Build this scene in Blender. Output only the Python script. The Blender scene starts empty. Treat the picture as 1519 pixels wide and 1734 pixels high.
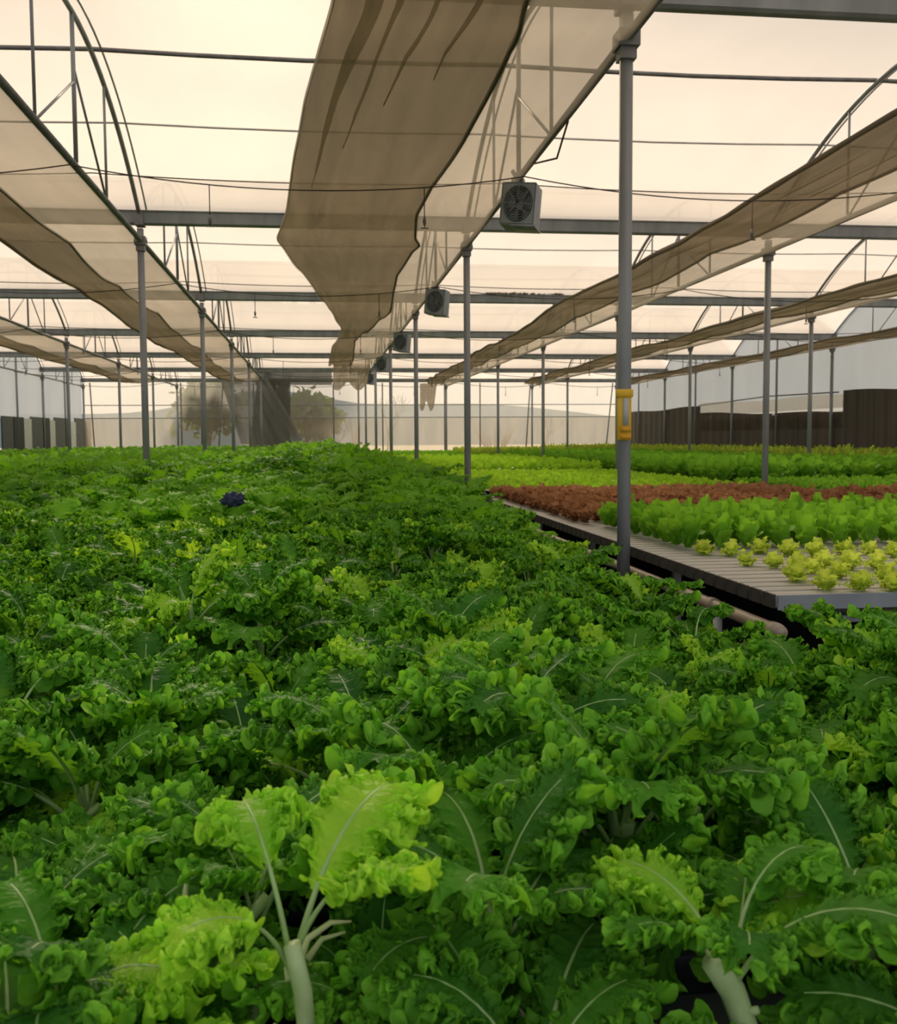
import bpy, math, random
import numpy as np
from mathutils import Vector, Matrix, noise
random.seed(7); rng = np.random.default_rng(7)
PI = math.pi
S = bpy.context.scene; COL = S.collection
S.view_settings.view_transform = 'Standard'; S.view_settings.look = 'None'
S.view_settings.gamma = 1; S.view_settings.exposure = 0.0
S.view_settings.use_curve_mapping = False

# ------------------------------------------------------------------ camera
CZ = 1.5                                     # eye height above the floor
F, PITCH, YAW, ROLL = 1750.0, 0.0697, 0.1265, -0.0064
cy_, sy_ = math.cos(YAW), math.sin(YAW); cp_, sp_ = math.cos(PITCH), math.sin(PITCH)
cr_, sr_ = math.cos(ROLL), math.sin(ROLL)
fwd0 = Vector((sy_, cy_, 0)); rt0 = Vector((cy_, -sy_, 0)); up0 = Vector((0, 0, 1))
FW = fwd0*cp_ - up0*sp_; U0 = up0*cp_ + fwd0*sp_
RT = rt0*cr_ + U0*sr_; UP = U0*cr_ - rt0*sr_
CAMP = Vector((0, 0, CZ))
cam = bpy.data.cameras.new('camera'); camo = bpy.data.objects.new('camera', cam); COL.objects.link(camo)
M4 = Matrix((RT, UP, -FW)).transposed().to_4x4(); M4.translation = CAMP
camo.matrix_world = M4
cam.sensor_fit = 'HORIZONTAL'; cam.sensor_width = 36; cam.lens = F/1519*36
cam.clip_start = .05; cam.clip_end = 2000
cam.dof.use_dof = True; cam.dof.focus_distance = 2.6; cam.dof.aperture_fstop = cam.lens/3.2
S.camera = camo

def ray(px, py):
    return FW + RT*((px-759.5)/F) + UP*((867-py)/F)
def P(px, py, x=None, y=None, z=None):       # a point of the photograph on a plane of the place
    d = ray(px, py)
    if x is not None: t = x/d.x
    elif y is not None: t = y/d.y
    else: t = (z-CZ)/d.z
    return CAMP + d*t
def proj(p):
    d = Vector(p)-CAMP; w = d.dot(FW)
    if w < .05: return None
    return 759.5+F*d.dot(RT)/w, 867-F*d.dot(UP)/w, w
def in_view(p, m=160, r=.3):
    q = proj(p)
    if q is None: return False
    mm = m + r*F/q[2]
    return -mm < q[0] < 1519+mm and -mm < q[1] < 1734+mm

# ------------------------------------------------------------------ materials
def newmat(name):
    m = bpy.data.materials.new(name); m.use_nodes = True
    nt = m.node_tree; nt.nodes.clear()
    out = nt.nodes.new('ShaderNodeOutputMaterial'); return m, nt, out
def noise_col(nt, c1, c2, scale, detail=3, lo=.35, hi=.65, coord='Object', vec=None):
    tc = nt.nodes.new('ShaderNodeTexCoord')
    n = nt.nodes.new('ShaderNodeTexNoise'); n.inputs['Scale'].default_value = scale; n.inputs['Detail'].default_value = detail
    if vec:
        mp = nt.nodes.new('ShaderNodeMapping'); mp.inputs['Scale'].default_value = vec
        nt.links.new(tc.outputs[coord], mp.inputs[0]); nt.links.new(mp.outputs[0], n.inputs[0])
    else: nt.links.new(tc.outputs[coord], n.inputs[0])
    r = nt.nodes.new('ShaderNodeValToRGB')
    r.color_ramp.elements[0].position = lo; r.color_ramp.elements[1].position = hi
    r.color_ramp.elements[0].color = (*c1, 1); r.color_ramp.elements[1].color = (*c2, 1)
    nt.links.new(n.outputs[0], r.inputs[0]); return r.outputs[0], n.outputs[0]
def solid(name, c1, c2=None, rough=.5, metal=0, scale=8, vec=None, bump=0, spec=.5):
    m, nt, out = newmat(name); b = nt.nodes.new('ShaderNodeBsdfPrincipled')
    c2 = c2 or tuple(v*.8 for v in c1)
    col, n = noise_col(nt, c1, c2, scale, vec=vec)
    nt.links.new(col, b.inputs['Base Color']); b.inputs['Roughness'].default_value = rough; b.inputs['Metallic'].default_value = metal
    b.inputs['Specular IOR Level'].default_value = spec
    if bump:
        bp = nt.nodes.new('ShaderNodeBump'); bp.inputs['Strength'].default_value = bump; bp.inputs['Distance'].default_value = .01
        nt.links.new(n, bp.inputs['Height']); nt.links.new(bp.outputs[0], b.inputs['Normal'])
    nt.links.new(b.outputs[0], out.inputs[0]); return m
def sheet(name, transp, trans_col, diff_col, t_mix, tint=(1, 1, 1), scale=2, vec=None, var=.12, weave=0):
    """thin plastic or cloth: part lets the view through, part scatters"""
    m, nt, out = newmat(name)
    T = nt.nodes.new('ShaderNodeBsdfTransparent'); T.inputs[0].default_value = (*tint, 1)
    L = nt.nodes.new('ShaderNodeBsdfTranslucent'); D = nt.nodes.new('ShaderNodeBsdfDiffuse')
    col, n = noise_col(nt, tuple(v*(1-var) for v in trans_col), trans_col, scale, 4, .3, .7, vec=vec)
    nt.links.new(col, L.inputs[0]); D.inputs[0].default_value = (*diff_col, 1)
    a = nt.nodes.new('ShaderNodeMixShader'); a.inputs[0].default_value = t_mix
    nt.links.new(D.outputs[0], a.inputs[1]); nt.links.new(L.outputs[0], a.inputs[2])
    b = nt.nodes.new('ShaderNodeMixShader'); b.inputs[0].default_value = transp
    nt.links.new(a.outputs[0], b.inputs[1]); nt.links.new(T.outputs[0], b.inputs[2])
    if weave:
        tc = nt.nodes.new('ShaderNodeTexCoord'); w = nt.nodes.new('ShaderNodeTexWave'); w.bands_direction = 'Y'
        w.inputs['Scale'].default_value = weave; w.inputs['Distortion'].default_value = 3; w.inputs['Detail'].default_value = 2
        mr = nt.nodes.new('ShaderNodeMapRange'); mr.inputs[3].default_value = transp*.6; mr.inputs[4].default_value = transp*1.4
        nt.links.new(tc.outputs['Object'], w.inputs[0]); nt.links.new(w.outputs['Fac'], mr.inputs[0]); nt.links.new(mr.outputs[0], b.inputs[0])
    nt.links.new(b.outputs[0], out.inputs[0]); return m
def leafmat(name, dark, light, trans, rough=.42, tmix=.4, scale=9, spec=.35, rnd=.55, edge=None):
    m, nt, out = newmat(name)
    oi = nt.nodes.new('ShaderNodeObjectInfo')
    col, n = noise_col(nt, (0, 0, 0), (1, 1, 1), scale, 4, .3, .72)
    add = nt.nodes.new('ShaderNodeMath'); add.operation = 'MULTIPLY_ADD'
    nt.links.new(oi.outputs['Random'], add.inputs[0]); add.inputs[1].default_value = rnd; nt.links.new(n, add.inputs[2])
    mr = nt.nodes.new('ShaderNodeMapRange'); mr.inputs[1].default_value = .35; mr.inputs[2].default_value = .55+rnd
    nt.links.new(add.outputs[0], mr.inputs[0])
    mx = nt.nodes.new('ShaderNodeMix'); mx.data_type = 'RGBA'
    mx.inputs[6].default_value = (*dark, 1); mx.inputs[7].default_value = (*light, 1)
    nt.links.new(mr.outputs[0], mx.inputs[0])
    b = nt.nodes.new('ShaderNodeBsdfPrincipled'); b.inputs['Roughness'].default_value = rough
    b.inputs['Specular IOR Level'].default_value = spec
    if edge:
        at_ = nt.nodes.new('ShaderNodeAttribute'); at_.attribute_name = 'frill'
        me_ = nt.nodes.new('ShaderNodeMix'); me_.data_type = 'RGBA'
        nt.links.new(at_.outputs['Fac'], me_.inputs[0]); nt.links.new(mx.outputs[2], me_.inputs[6]); me_.inputs[7].default_value = (*edge, 1)
        mx = me_
    nt.links.new(mx.outputs[2], b.inputs['Base Color'])
    L = nt.nodes.new('ShaderNodeBsdfTranslucent')
    mt = nt.nodes.new('ShaderNodeMix'); mt.data_type = 'RGBA'; mt.inputs[0].default_value = .6
    nt.links.new(mx.outputs[2], mt.inputs[6]); mt.inputs[7].default_value = (*trans, 1)
    nt.links.new(mt.outputs[2], L.inputs[0])
    n2 = nt.nodes.new('ShaderNodeTexNoise'); n2.inputs['Scale'].default_value = scale*9; n2.inputs['Detail'].default_value = 2
    tc = nt.nodes.new('ShaderNodeTexCoord'); nt.links.new(tc.outputs['Object'], n2.inputs[0])
    bp = nt.nodes.new('ShaderNodeBump'); bp.inputs['Strength'].default_value = .5; bp.inputs['Distance'].default_value = .006
    nt.links.new(n2.outputs[0], bp.inputs['Height']); nt.links.new(bp.outputs[0], b.inputs['Normal'])
    s = nt.nodes.new('ShaderNodeMixShader'); s.inputs[0].default_value = tmix
    nt.links.new(b.outputs[0], s.inputs[1]); nt.links.new(L.outputs[0], s.inputs[2])
    nt.links.new(s.outputs[0], out.inputs[0]); return m

MT = {
 'metal': solid('galvanised_metal', (.30, .32, .335), (.22, .24, .255), .5, .25, 6, (1, 1, .2)),
 'metal_dark': solid('dark_metal', (.20, .205, .21), (.14, .142, .15), .55, .2, 9),
 'metal_pale': solid('pale_metal', (.55, .56, .56), (.42, .43, .44), .45, .1, 5),
 'fan': solid('fan_housing', (.30, .33, .36), (.24, .27, .30), .6, .0, 5),
 'wire': solid('wire', (.05, .04, .035), (.08, .06, .05), .7),
 'roof': sheet('roof_film', .30, (.75, .65, .56), (.80, .77, .73), .85, (1, .93, .85), 1.1, (1, .6, 1), .10),
 'sidefilm': sheet('side_film', .10, (.84, .85, .84), (.80, .81, .81), .7, (.9, .95, 1), .8, (1, 1, .5), .12),
 'backfilm': sheet('back_film', .70, (.93, .84, .70), (.70, .64, .54), .8, (1, .96, .88), .7, None, .12),
 'backnet': sheet('back_net', .60, (.80, .68, .52), (.56, .48, .38), .7, (1, .93, .82), .8, (3, 1, .5), .2),
 'darknet': sheet('dark_net', .12, (.14, .145, .13), (.13, .13, .12), .5, (1, 1, 1), 1.5, (3, 1, .4), .3),
 'greynet': sheet('grey_net', .22, (.28, .28, .26), (.2, .2, .19), .5, (1, 1, 1), 1.5, (3, 1, .4), .3),
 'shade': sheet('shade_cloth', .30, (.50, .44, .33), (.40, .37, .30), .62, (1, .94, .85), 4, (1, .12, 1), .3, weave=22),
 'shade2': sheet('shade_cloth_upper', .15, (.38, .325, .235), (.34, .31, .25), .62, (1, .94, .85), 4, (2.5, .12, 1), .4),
 'hem': solid('shade_cloth_hem', (.11, .095, .065), (.08, .07, .05), .9),
 'darkwall': solid('dark_curtain', (.085, .070, .056), (.045, .038, .032), .8, 0, 2.2, (.2, 6, .1)),
 'panel_grey': solid('grey_panel', (.13, .145, .15), (.10, .11, .115), .7),
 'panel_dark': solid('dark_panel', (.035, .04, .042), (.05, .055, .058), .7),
 'white': solid('white_paint', (.75, .77, .75), (.62, .64, .62), .6),
 'chan': solid('growing_channel', (.50, .48, .44), (.36, .35, .32), .5, 0, 3, (.6, 8, 1)),
 'chan_end': solid('channel_end_cap', (.035, .035, .035), (.06, .055, .05), .6),
 'chan_front': solid('channel_dark', (.05, .055, .06), (.08, .08, .085), .6),
 'pipe': solid('beige_pipe', (.42, .35, .26), (.30, .25, .19), .5, 0, 5),
 'black': solid('black_plastic', (.012, .013, .014), (.03, .03, .03), .5),
 'floor': solid('ground_cover', (.09, .085, .075), (.045, .042, .038), .9, 0, 2),
 'yellow': solid('yellow_plastic', (.80, .52, .03), (.70, .42, .02), .5),
 'orange': solid('amber_plastic', (.72, .36, .015), (.6, .3, .02), .5),
 'gaugeface': solid('pale_gauge_face', (.42, .44, .46), (.50, .52, .52), .4),
 'blue': solid('dark_blue_fabric', (.02, .03, .07), (.03, .04, .09), .8),
 'soil': solid('outdoor_soil', (.38, .30, .20), (.25, .22, .12), .95, 0, .4),
 'bark': solid('bark', (.07, .06, .05), (.12, .10, .08), .9, 0, 8),
 'treeleaf': leafmat('tree_leaf', (.05, .09, .02), (.14, .19, .05), (.2, .3, .05), .6, .3),
 'drybush': solid('dry_twigs', (.25, .17, .09), (.16, .11, .07), .9),
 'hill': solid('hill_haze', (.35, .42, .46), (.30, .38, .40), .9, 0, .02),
 'paper': solid('pale_sheet', (.55, .48, .42), (.65, .60, .55), .7),
 'debris': solid('dry_leaf_litter', (.14, .08, .04), (.30, .24, .17), .9, 0, 20),
 'kale': leafmat('kale_leaf', (.020, .125, .016), (.14, .40, .028), (.34, .76, .02), .55, .45, 9, .20, .5, (.29, .66, .045)),
 'kale_bright': leafmat('kale_leaf_young', (.26, .60, .03), (.52, .85, .05), (.65, 1, .03), .5, .50, 9, .25, .3, (.56, .88, .07)),
 'kale_far': leafmat('kale_leaf_bed', (.04, .16, .018), (.22, .52, .035), (.36, .80, .02), .6, .45, 1.3, .12, .0, (.30, .62, .06)),
 'stalk': solid('kale_stalk', (.32, .46, .16), (.22, .36, .10), .45, 0, 20),
 'stalk_pale': solid('kale_stalk_pale', (.50, .58, .28), (.36, .48, .20), .45, 0, 20),
 'drystalk': solid('dry_leaf_stalk', (.52, .58, .24), (.60, .58, .30), .6, 0, 20),
 'lollo': leafmat('yellow_lettuce', (.50, .68, .06), (.74, .88, .14), (.85, .98, .12), .6, .45, 12, .15),
 'romaine': leafmat('romaine_leaf', (.09, .30, .02), (.30, .60, .05), (.42, .80, .04), .6, .45, 8, .12),
 'red': leafmat('red_lettuce', (.25, .10, .045), (.48, .26, .14), (.52, .26, .11), .7, .4, 10, .1),
 'lime': leafmat('lime_lettuce', (.22, .48, .02), (.42, .72, .05), (.6, .9, .05), .5, .45, 3, .2),
 'midgreen': leafmat('leafy_greens', (.06, .24, .015), (.24, .50, .04), (.35, .70, .05), .6, .42, 2.5, .1),
 'herb': leafmat('yellowish_greens', (.14, .24, .02), (.34, .44, .05), (.45, .6, .06), .5, .42, 2.5, .2),
}

# ------------------------------------------------------------------ helpers
def tag(o, label=None, cat=None, group=None, kind=None):
    if label: o['label'] = label
    if cat: o['category'] = cat
    if group: o['group'] = group
    if kind: o['kind'] = kind
    return o
def empty(name, loc=(0, 0, 0), label=None, cat=None, group=None):
    o = bpy.data.objects.new(name, None); COL.objects.link(o); o.location = loc; o.empty_display_size = .1
    return tag(o, label, cat, group)
class MB:
    def __init__(s): s.v = []; s.f = []; s.mi = []
    def add(s, vs, fs, mi=0):
        b = len(s.v); s.v += [tuple(p) for p in vs]; s.f += [tuple(i+b for i in f) for f in fs]; s.mi += [mi]*len(fs); return s
    def box(s, c, d, rz=0, mi=0, rx=0):
        R = Matrix.Rotation(rz, 3, 'Z') @ Matrix.Rotation(rx, 3, 'X'); c = Vector(c)
        vs = [c + R @ Vector((x*d[0]/2, y*d[1]/2, z*d[2]/2)) for x in (-1, 1) for y in (-1, 1) for z in (-1, 1)]
        return s.add(vs, [(0, 1, 3, 2), (4, 6, 7, 5), (0, 4, 5, 1), (2, 3, 7, 6), (0, 2, 6, 4), (1, 5, 7, 3)], mi)
    def tube(s, pts, r, n=8, mi=0, cap=True):
        pts = [Vector(p) for p in pts]; N = len(pts); rs = r if isinstance(r, (list, tuple)) else [r]*N
        ref = None; vs = []
        for i, p in enumerate(pts):
            t = (pts[min(i+1, N-1)]-pts[max(i-1, 0)]).normalized()
            if ref is None: ref = t.orthogonal().normalized()
            ref = (ref - t*ref.dot(t)); ref = ref.normalized() if ref.length > 1e-6 else t.orthogonal().normalized()
            b = t.cross(ref)
            for k in range(n):
                a = 2*PI*k/n; vs.append(p + (ref*math.cos(a)+b*math.sin(a))*rs[i])
        fs = [(i*n+k, i*n+(k+1) % n, (i+1)*n+(k+1) % n, (i+1)*n+k) for i in range(N-1) for k in range(n)]
        if cap: fs += [tuple(range(n))[::-1], tuple(range((N-1)*n, N*n))]
        return s.add(vs, fs, mi)
    def grid(s, nu, nv, fn, mi=0):
        vs = [fn(i/(nu-1), j/(nv-1)) for i in range(nu) for j in range(nv)]
        fs = [(i*nv+j, i*nv+j+1, (i+1)*nv+j+1, (i+1)*nv+j) for i in range(nu-1) for j in range(nv-1)]
        return s.add(vs, fs, mi)
    def mesh(s, name, mats, smooth=True):
        me = bpy.data.meshes.new(name); me.from_pydata(s.v, [], s.f)
        for m in (mats if isinstance(mats, (list, tuple)) else [mats]): me.materials.append(MT[m])
        me.polygons.foreach_set('material_index', s.mi)
        me.polygons.foreach_set('use_smooth', [smooth]*len(me.polygons)); me.update(); return me
    def build(s, name, mats, parent=None, smooth=True):
        return link(name, s.mesh(name, mats, smooth), parent)
def link(name, me, parent=None):
    o = bpy.data.objects.new(name, me); COL.objects.link(o)
    if parent: o.parent = parent
    return o
def sharp(o, ang=35):
    me = o.data
    me.set_sharp_from_angle(angle=math.radians(ang)); return o
def np_mesh(name, V, Q, mats, mi=None, fr=None):
    me = bpy.data.meshes.new(name)
    me.vertices.add(len(V)); me.vertices.foreach_set('co', np.asarray(V, np.float32).ravel())
    me.loops.add(len(Q)*4); me.loops.foreach_set('vertex_index', np.asarray(Q, np.int32).ravel())
    me.polygons.add(len(Q)); me.polygons.foreach_set('loop_start', np.arange(0, len(Q)*4, 4, dtype=np.int32))
    me.polygons.foreach_set('use_smooth', np.ones(len(Q), bool))
    for m in mats: me.materials.append(MT[m])
    if mi is not None: me.polygons.foreach_set('material_index', mi.astype(np.int32))
    me.update(calc_edges=True)
    if fr is not None:
        at_ = me.attributes.new('frill', 'FLOAT', 'POINT'); at_.data.foreach_set('value', np.asarray(fr, np.float32))
    return me

ORD = ['nearest', 'second', 'third', 'fourth', 'fifth', 'sixth', 'seventh', 'eighth']

# ------------------------------------------------------------------ layout numbers (metres)
W = 4.0; X0 = 1.92
Y0, D = 6.32, 6.80
HB, HT = CZ+2.69, CZ+2.44
XW, XE = X0-3*W, X0+3*W                       # side walls
YB = Y0+6*D                                   # end wall
BZ = CZ-.70                                   # bench top
ROWS = {'left wall': X0-3*W, 'second left': X0-2*W, 'first left': X0-W, 'fans': X0, 'first right': X0+W, 'second right': X0+2*W, 'right wall': X0+3*W}
RSHORT = {'left wall': 'left side wall', 'second left': 'far left row', 'first left': 'row left of the wide centre cloth', 'fans': 'row carrying the fans', 'first right': 'first row right of the fans', 'second right': 'second row right of the fans', 'right wall': 'right side wall'}
ROWTXT = {'left wall': 'standing in the left side wall', 'second left': 'in the far left row beyond the leaning cloth',
          'first left': 'in the row left of the wide centre cloth', 'fans': 'in the row that carries the box fans',
          'first right': 'in the first row right of the fans', 'second right': 'in the second row right of the fans',
          'right wall': 'standing in the right side wall'}

# ------------------------------------------------------------------ setting
mb = MB(); mb.grid(2, 2, lambda u, v: (XW-2+u*(XE-XW+4), -3+v*(YB+5), 0)); tag(mb.build('floor', 'floor'), kind='structure')
mb = MB(); mb.grid(2, 2, lambda u, v: (-300+u*600, -60+v*900, -.03)); tag(mb.build('ground', 'soil'), kind='structure')
RISE = 1.08
def vault(t): return RISE*(1-abs(2*t-1)**2.0)
k0 = -1
nb = 7
mb = MB()
def roof(u, v):
    t = u*nb; k = min(int(t), nb-1); f = t-k
    y = Y0+(k0+k+f)*D; x = XW+(XE-XW)*v
    z = HB+.09+vault(f)+.012*noise.noise(Vector((x*.5, y*1.2, 0)))
    return (x, y, z)
mb.grid(nb*24+1, 60, roof); tag(mb.build('ceiling', 'roof'), kind='structure')

def wallfilm(name, x, mat, z0, z1f, y0, y1, n=80):
    mb = MB()
    mb.grid(n, 6, lambda u, v: (x+.02*math.sin(u*90), y0+(y1-y0)*u, z0+(z1f(y0+(y1-y0)*u)-z0)*v)); return tag(mb.build(name, mat), kind='structure')
def top(y):
    t = (y-Y0)/D; t -= math.floor(t); return HB+.09+vault(t)
wallfilm('wall_left', XW-.10, 'sidefilm', 2.30, top, Y0-D, YB, 170)
wallfilm('wall_right', XE+.12, 'sidefilm', 2.30, top, Y0-D, YB, 170)
# end wall: upper film, lower woven sheet, an open strip above the grey net
def rectY(mb, x0, x1, z0, z1, y, amp=.03, fr=7):
    mb.grid(max(4, int((x1-x0)*6)), 8, lambda u, v: (x0+(x1-x0)*u, y+amp*math.sin((x0+(x1-x0)*u)*fr+v*2), z0+(z1-z0)*v))
zl = P(900, 706, y=YB).z
xg0 = P(430, 700, y=YB).x; xg1 = P(556, 700, y=YB).x
mb = MB(); rectY(mb, XW, xg0, zl, HB, YB+.16); rectY(mb, xg1, XE, zl, HB, YB+.16); rectY(mb, xg0, xg1, zl, HB, YB+.16)
tag(mb.build('wall_back', 'backfilm'), kind='structure')
mb = MB(); rectY(mb, XW, XE, 0, zl, YB+.16, .04, 11); tag(mb.build('wall_back_lower', 'backnet'), kind='structure')
for i, zz in enumerate((zl, P(900, 685, y=YB).z)):
    tag(MB().tube([(XW, YB, zz), (XE, YB, zz)], .018, 6).build('trim_%d' % (i+1), 'metal_dark'), kind='structure')
mb = MB(); rectY(mb, P(432, 640, y=YB-1).x, P(562, 640, y=YB-1).x, P(500, 652, y=YB-1).z, P(500, 629, y=YB-1).z, YB-1.0)
tag(mb.build('vent_flap', 'darknet'), 'dark grey strip of net hanging under the open vent above the end wall', 'net')

# ------------------------------------------------------------------ posts
def post(x, y, txt, r=.042, zt=HT, bracket=True):
    e = empty('support_post', (x, y, 0), txt, 'post')
    m = MB(); m.tube([(0, 0, 0), (0, 0, zt-.02)], r, 14); m.build('shaft', 'metal', e)
    if bracket:
        m = MB(); m.box((0, 0, zt-.01), (.13, .16, .10)); m.box((0, .0, zt-.09), (.10, .11, .08))
        m.tube([(-.08, 0, zt-.01), (.08, 0, zt-.01)], .014, 8)
        sharp(m.build('clamp', 'metal_dark', e))
        m = MB(); m.box((0, 0, zt+.08), (.07, .07, .12)); sharp(m.build('bracket', 'metal', e))
    return e
for rn, x in ROWS.items():
    ks = range(-1, 7)
    n = 0
    for k in ks:
        y = Y0+k*D
        if not in_view((x, y, 2.6), 250): continue
        post(x, y, 'grey post, %s from the camera in %s' % (ORD[n], RSHORT[rn]), .042 if 'wall' not in rn else .045)
        n += 1
    if 'wall' in rn:
        n = 0
        for k in range(0, 6):
            y = Y0+(k+.5)*D
            if not in_view((x, y, 2.2), 150): continue
            post(x, y, 'thin intermediate post in the %s, %s from the camera' % ('left side wall' if 'left' in rn else 'dark and white right side wall', ORD[n]), .035, top(y)-.15, False)
            n += 1
# leaning and extra slim posts of the end wall
for i, (px, lean) in enumerate([(157, .25), (307, 0), (341, 0), (372, -.5), (565, 0), (648, 0), (753, 0), (813, .0), (893, -.4), (1030, -.6), (430, 0), (465, 0)]):
    p = P(px, 700, y=YB-.08)
    tag(MB().tube([(p.x+lean*.35, p.y, 0), (p.x-lean*.35, p.y, HB-.1)], .03, 8).build('wall_post', 'metal_dark'),
        ('leaning' if lean else 'slim upright')+' dark post of the end wall, ' + ['at its left corner', 'left of the green tree', 'in front of the green tree', 'beside the hanging grey net', 'right of the open vent', 'behind the far fans', 'behind the torn cloth tail', 'left of the dry bush', 'right of the dry bush', 'at its right corner', 'at the left edge of the open vent', 'in the middle of the open vent'][i], 'post')

# ------------------------------------------------------------------ gutters (thick beams across), pipes along the rows, arches with webs
GN = ['just above the nearest fan post', 'at the second post row from the camera', 'third from the camera', 'fourth from the camera', 'fifth from the camera', 'sixth from the camera', 'over the end wall']
for k in range(0, 7):
    y = Y0+k*D
    e = empty('roof_gutter', (0, y, HB), 'thick grey gutter beam crossing the whole house, '+GN[k], 'beam', 'gutter beams')
    prof = [(-.075, .085), (-.055, -.05), (-.03, -.068), (.03, -.068), (.055, -.05), (.075, .085), (.095, .085), (.095, .095), (.07, .095), (.045, -.03), (-.045, -.03), (-.07, .095), (-.095, .095), (-.095, .085)]
    m = MB(); n = len(prof)
    m.add([(XW-.1, a, b) for a, b in prof]+[(XE+.1, a, b) for a, b in prof], [(i, (i+1) % n, n+(i+1) % n, n+i) for i in range(n)])
    sharp(m.build('channel', 'metal', e))
    m = MB()
    for x in ROWS.values(): m.box((x, 0, .0), (.10, .20, .16))
    sharp(m.build('joint_sleeves', 'metal_dark', e))
for rn, x in ROWS.items():
    m = MB(); m.tube([(x, Y0-1.6*D, HT), (x, YB, HT)], .032, 10)
    tag(m.build('row_pipe', 'metal_dark'), 'long grey pipe on top of the posts '+{'left wall': 'of the left side wall', 'second left': 'of the far left row', 'first left': 'left of the wide centre cloth', 'fans': 'that the box fans hang from', 'first right': 'of the first row right of the fans', 'second right': 'of the second row right of the fans', 'right wall': 'of the right side wall'}[rn].replace('of the', 'of'), 'pipe')
    n = 0
    for k in range(-1, 6):
        ys = Y0+k*D
        if not any(in_view((x, ys+D*t, top(ys+D*t)), 60) for t in (.3, .5, .7, .9, .99)): continue
        e = empty('roof_arch', (x, ys, HB), 'arched roof truss over the %s, %s from the camera' % (RSHORT[rn], ORD[n]), 'roof truss')
        n += 1
        A = lambda t: Vector((0, t*D, vault(t)+.02))
        B = lambda t: Vector((0, t*D, HT-HB))
        MB().tube([A(i/28) for i in range(29)], .026, 8).build('arch', 'metal', e)
        MB().tube([A(i/28)+Vector((.09, 0, .035)) for i in range(29)], .012, 6).build('film_clip', 'metal_pale', e)
        for t in (.3, .5, .7):
            MB().tube([A(t), B(t)+Vector((0, 0, .04))], .022 if t == .5 else .015, 6).build('hanger', 'metal', e)
        MB().tube([B(.3), A(.5).lerp(B(.5), .45)], .013, 6).build('brace', 'metal', e)
        MB().tube([B(.7), A(.5).lerp(B(.5), .35)], .013, 6).build('brace', 'metal', e)
# purlins
PN = {.62: 'ridge', .36: 'near slope', .80: 'far slope'}
for k in range(0, 6):
    for t in (.36, .62, .80):
        y = Y0+(k+t)*D; z = HB+vault(t)+.05
        r = .022 if t == .62 else .011
        m = MB(); m.tube([(XW+i*(XE-XW)/24, y, z-.03*math.sin(PI*((i*(XE-XW)/24+.0) % 4)/4)) for i in range(25)], r, 6)
        tag(m.build('roof_purlin', 'metal_dark' if t == .62 else 'metal_pale'), 'thin roof tube along the %s of the %s roof bay from the camera' % (PN[t], ORD[k]), 'purlin')
# sagging irrigation wires, with droppers and nozzles
for k in range(0, 6):
    for dy, z0, sag in ((.46, HT-.05, .17), (.60, HT+.12, .05)):
        y = Y0+(k+dy)*D; pts = []
        for i in range(97):
            x = XW+i*(XE-XW)/96; f = ((x-X0)/W) % 1
            pts.append((x, y, z0-sag*4*f*(1-f)))
        e = empty('misting_line', (0, 0, 0), 'thin dark %s line across the house in the %s bay from the camera' % ('sagging' if sag > .1 else 'straighter', ORD[k]), 'wire')
        MB().tube(pts, .006+.0008*k, 5).build('line', 'wire', e)
        if sag > .1:
            for x in (-7.9, -4.9, -.9, 1.0, 4.1, 8.0, 12.0):
                f = ((x-X0)/W) % 1; z = z0-sag*4*f*(1-f)
                m = MB(); m.tube([(x, y, z), (x, y, z-.36)], .005+.0008*k, 5); dr = m.build('dropper', 'wire', e)
                m = MB(); m.tube([(x, y, z-.26), (x, y, z-.30), (x, y, z-.34)], [.008, .018, .008], 8); m.tube([(x-.035, y, z-.36), (x+.035, y, z-.36)], .006, 6)
                m.build('nozzle', 'metal_dark', dr)

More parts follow.
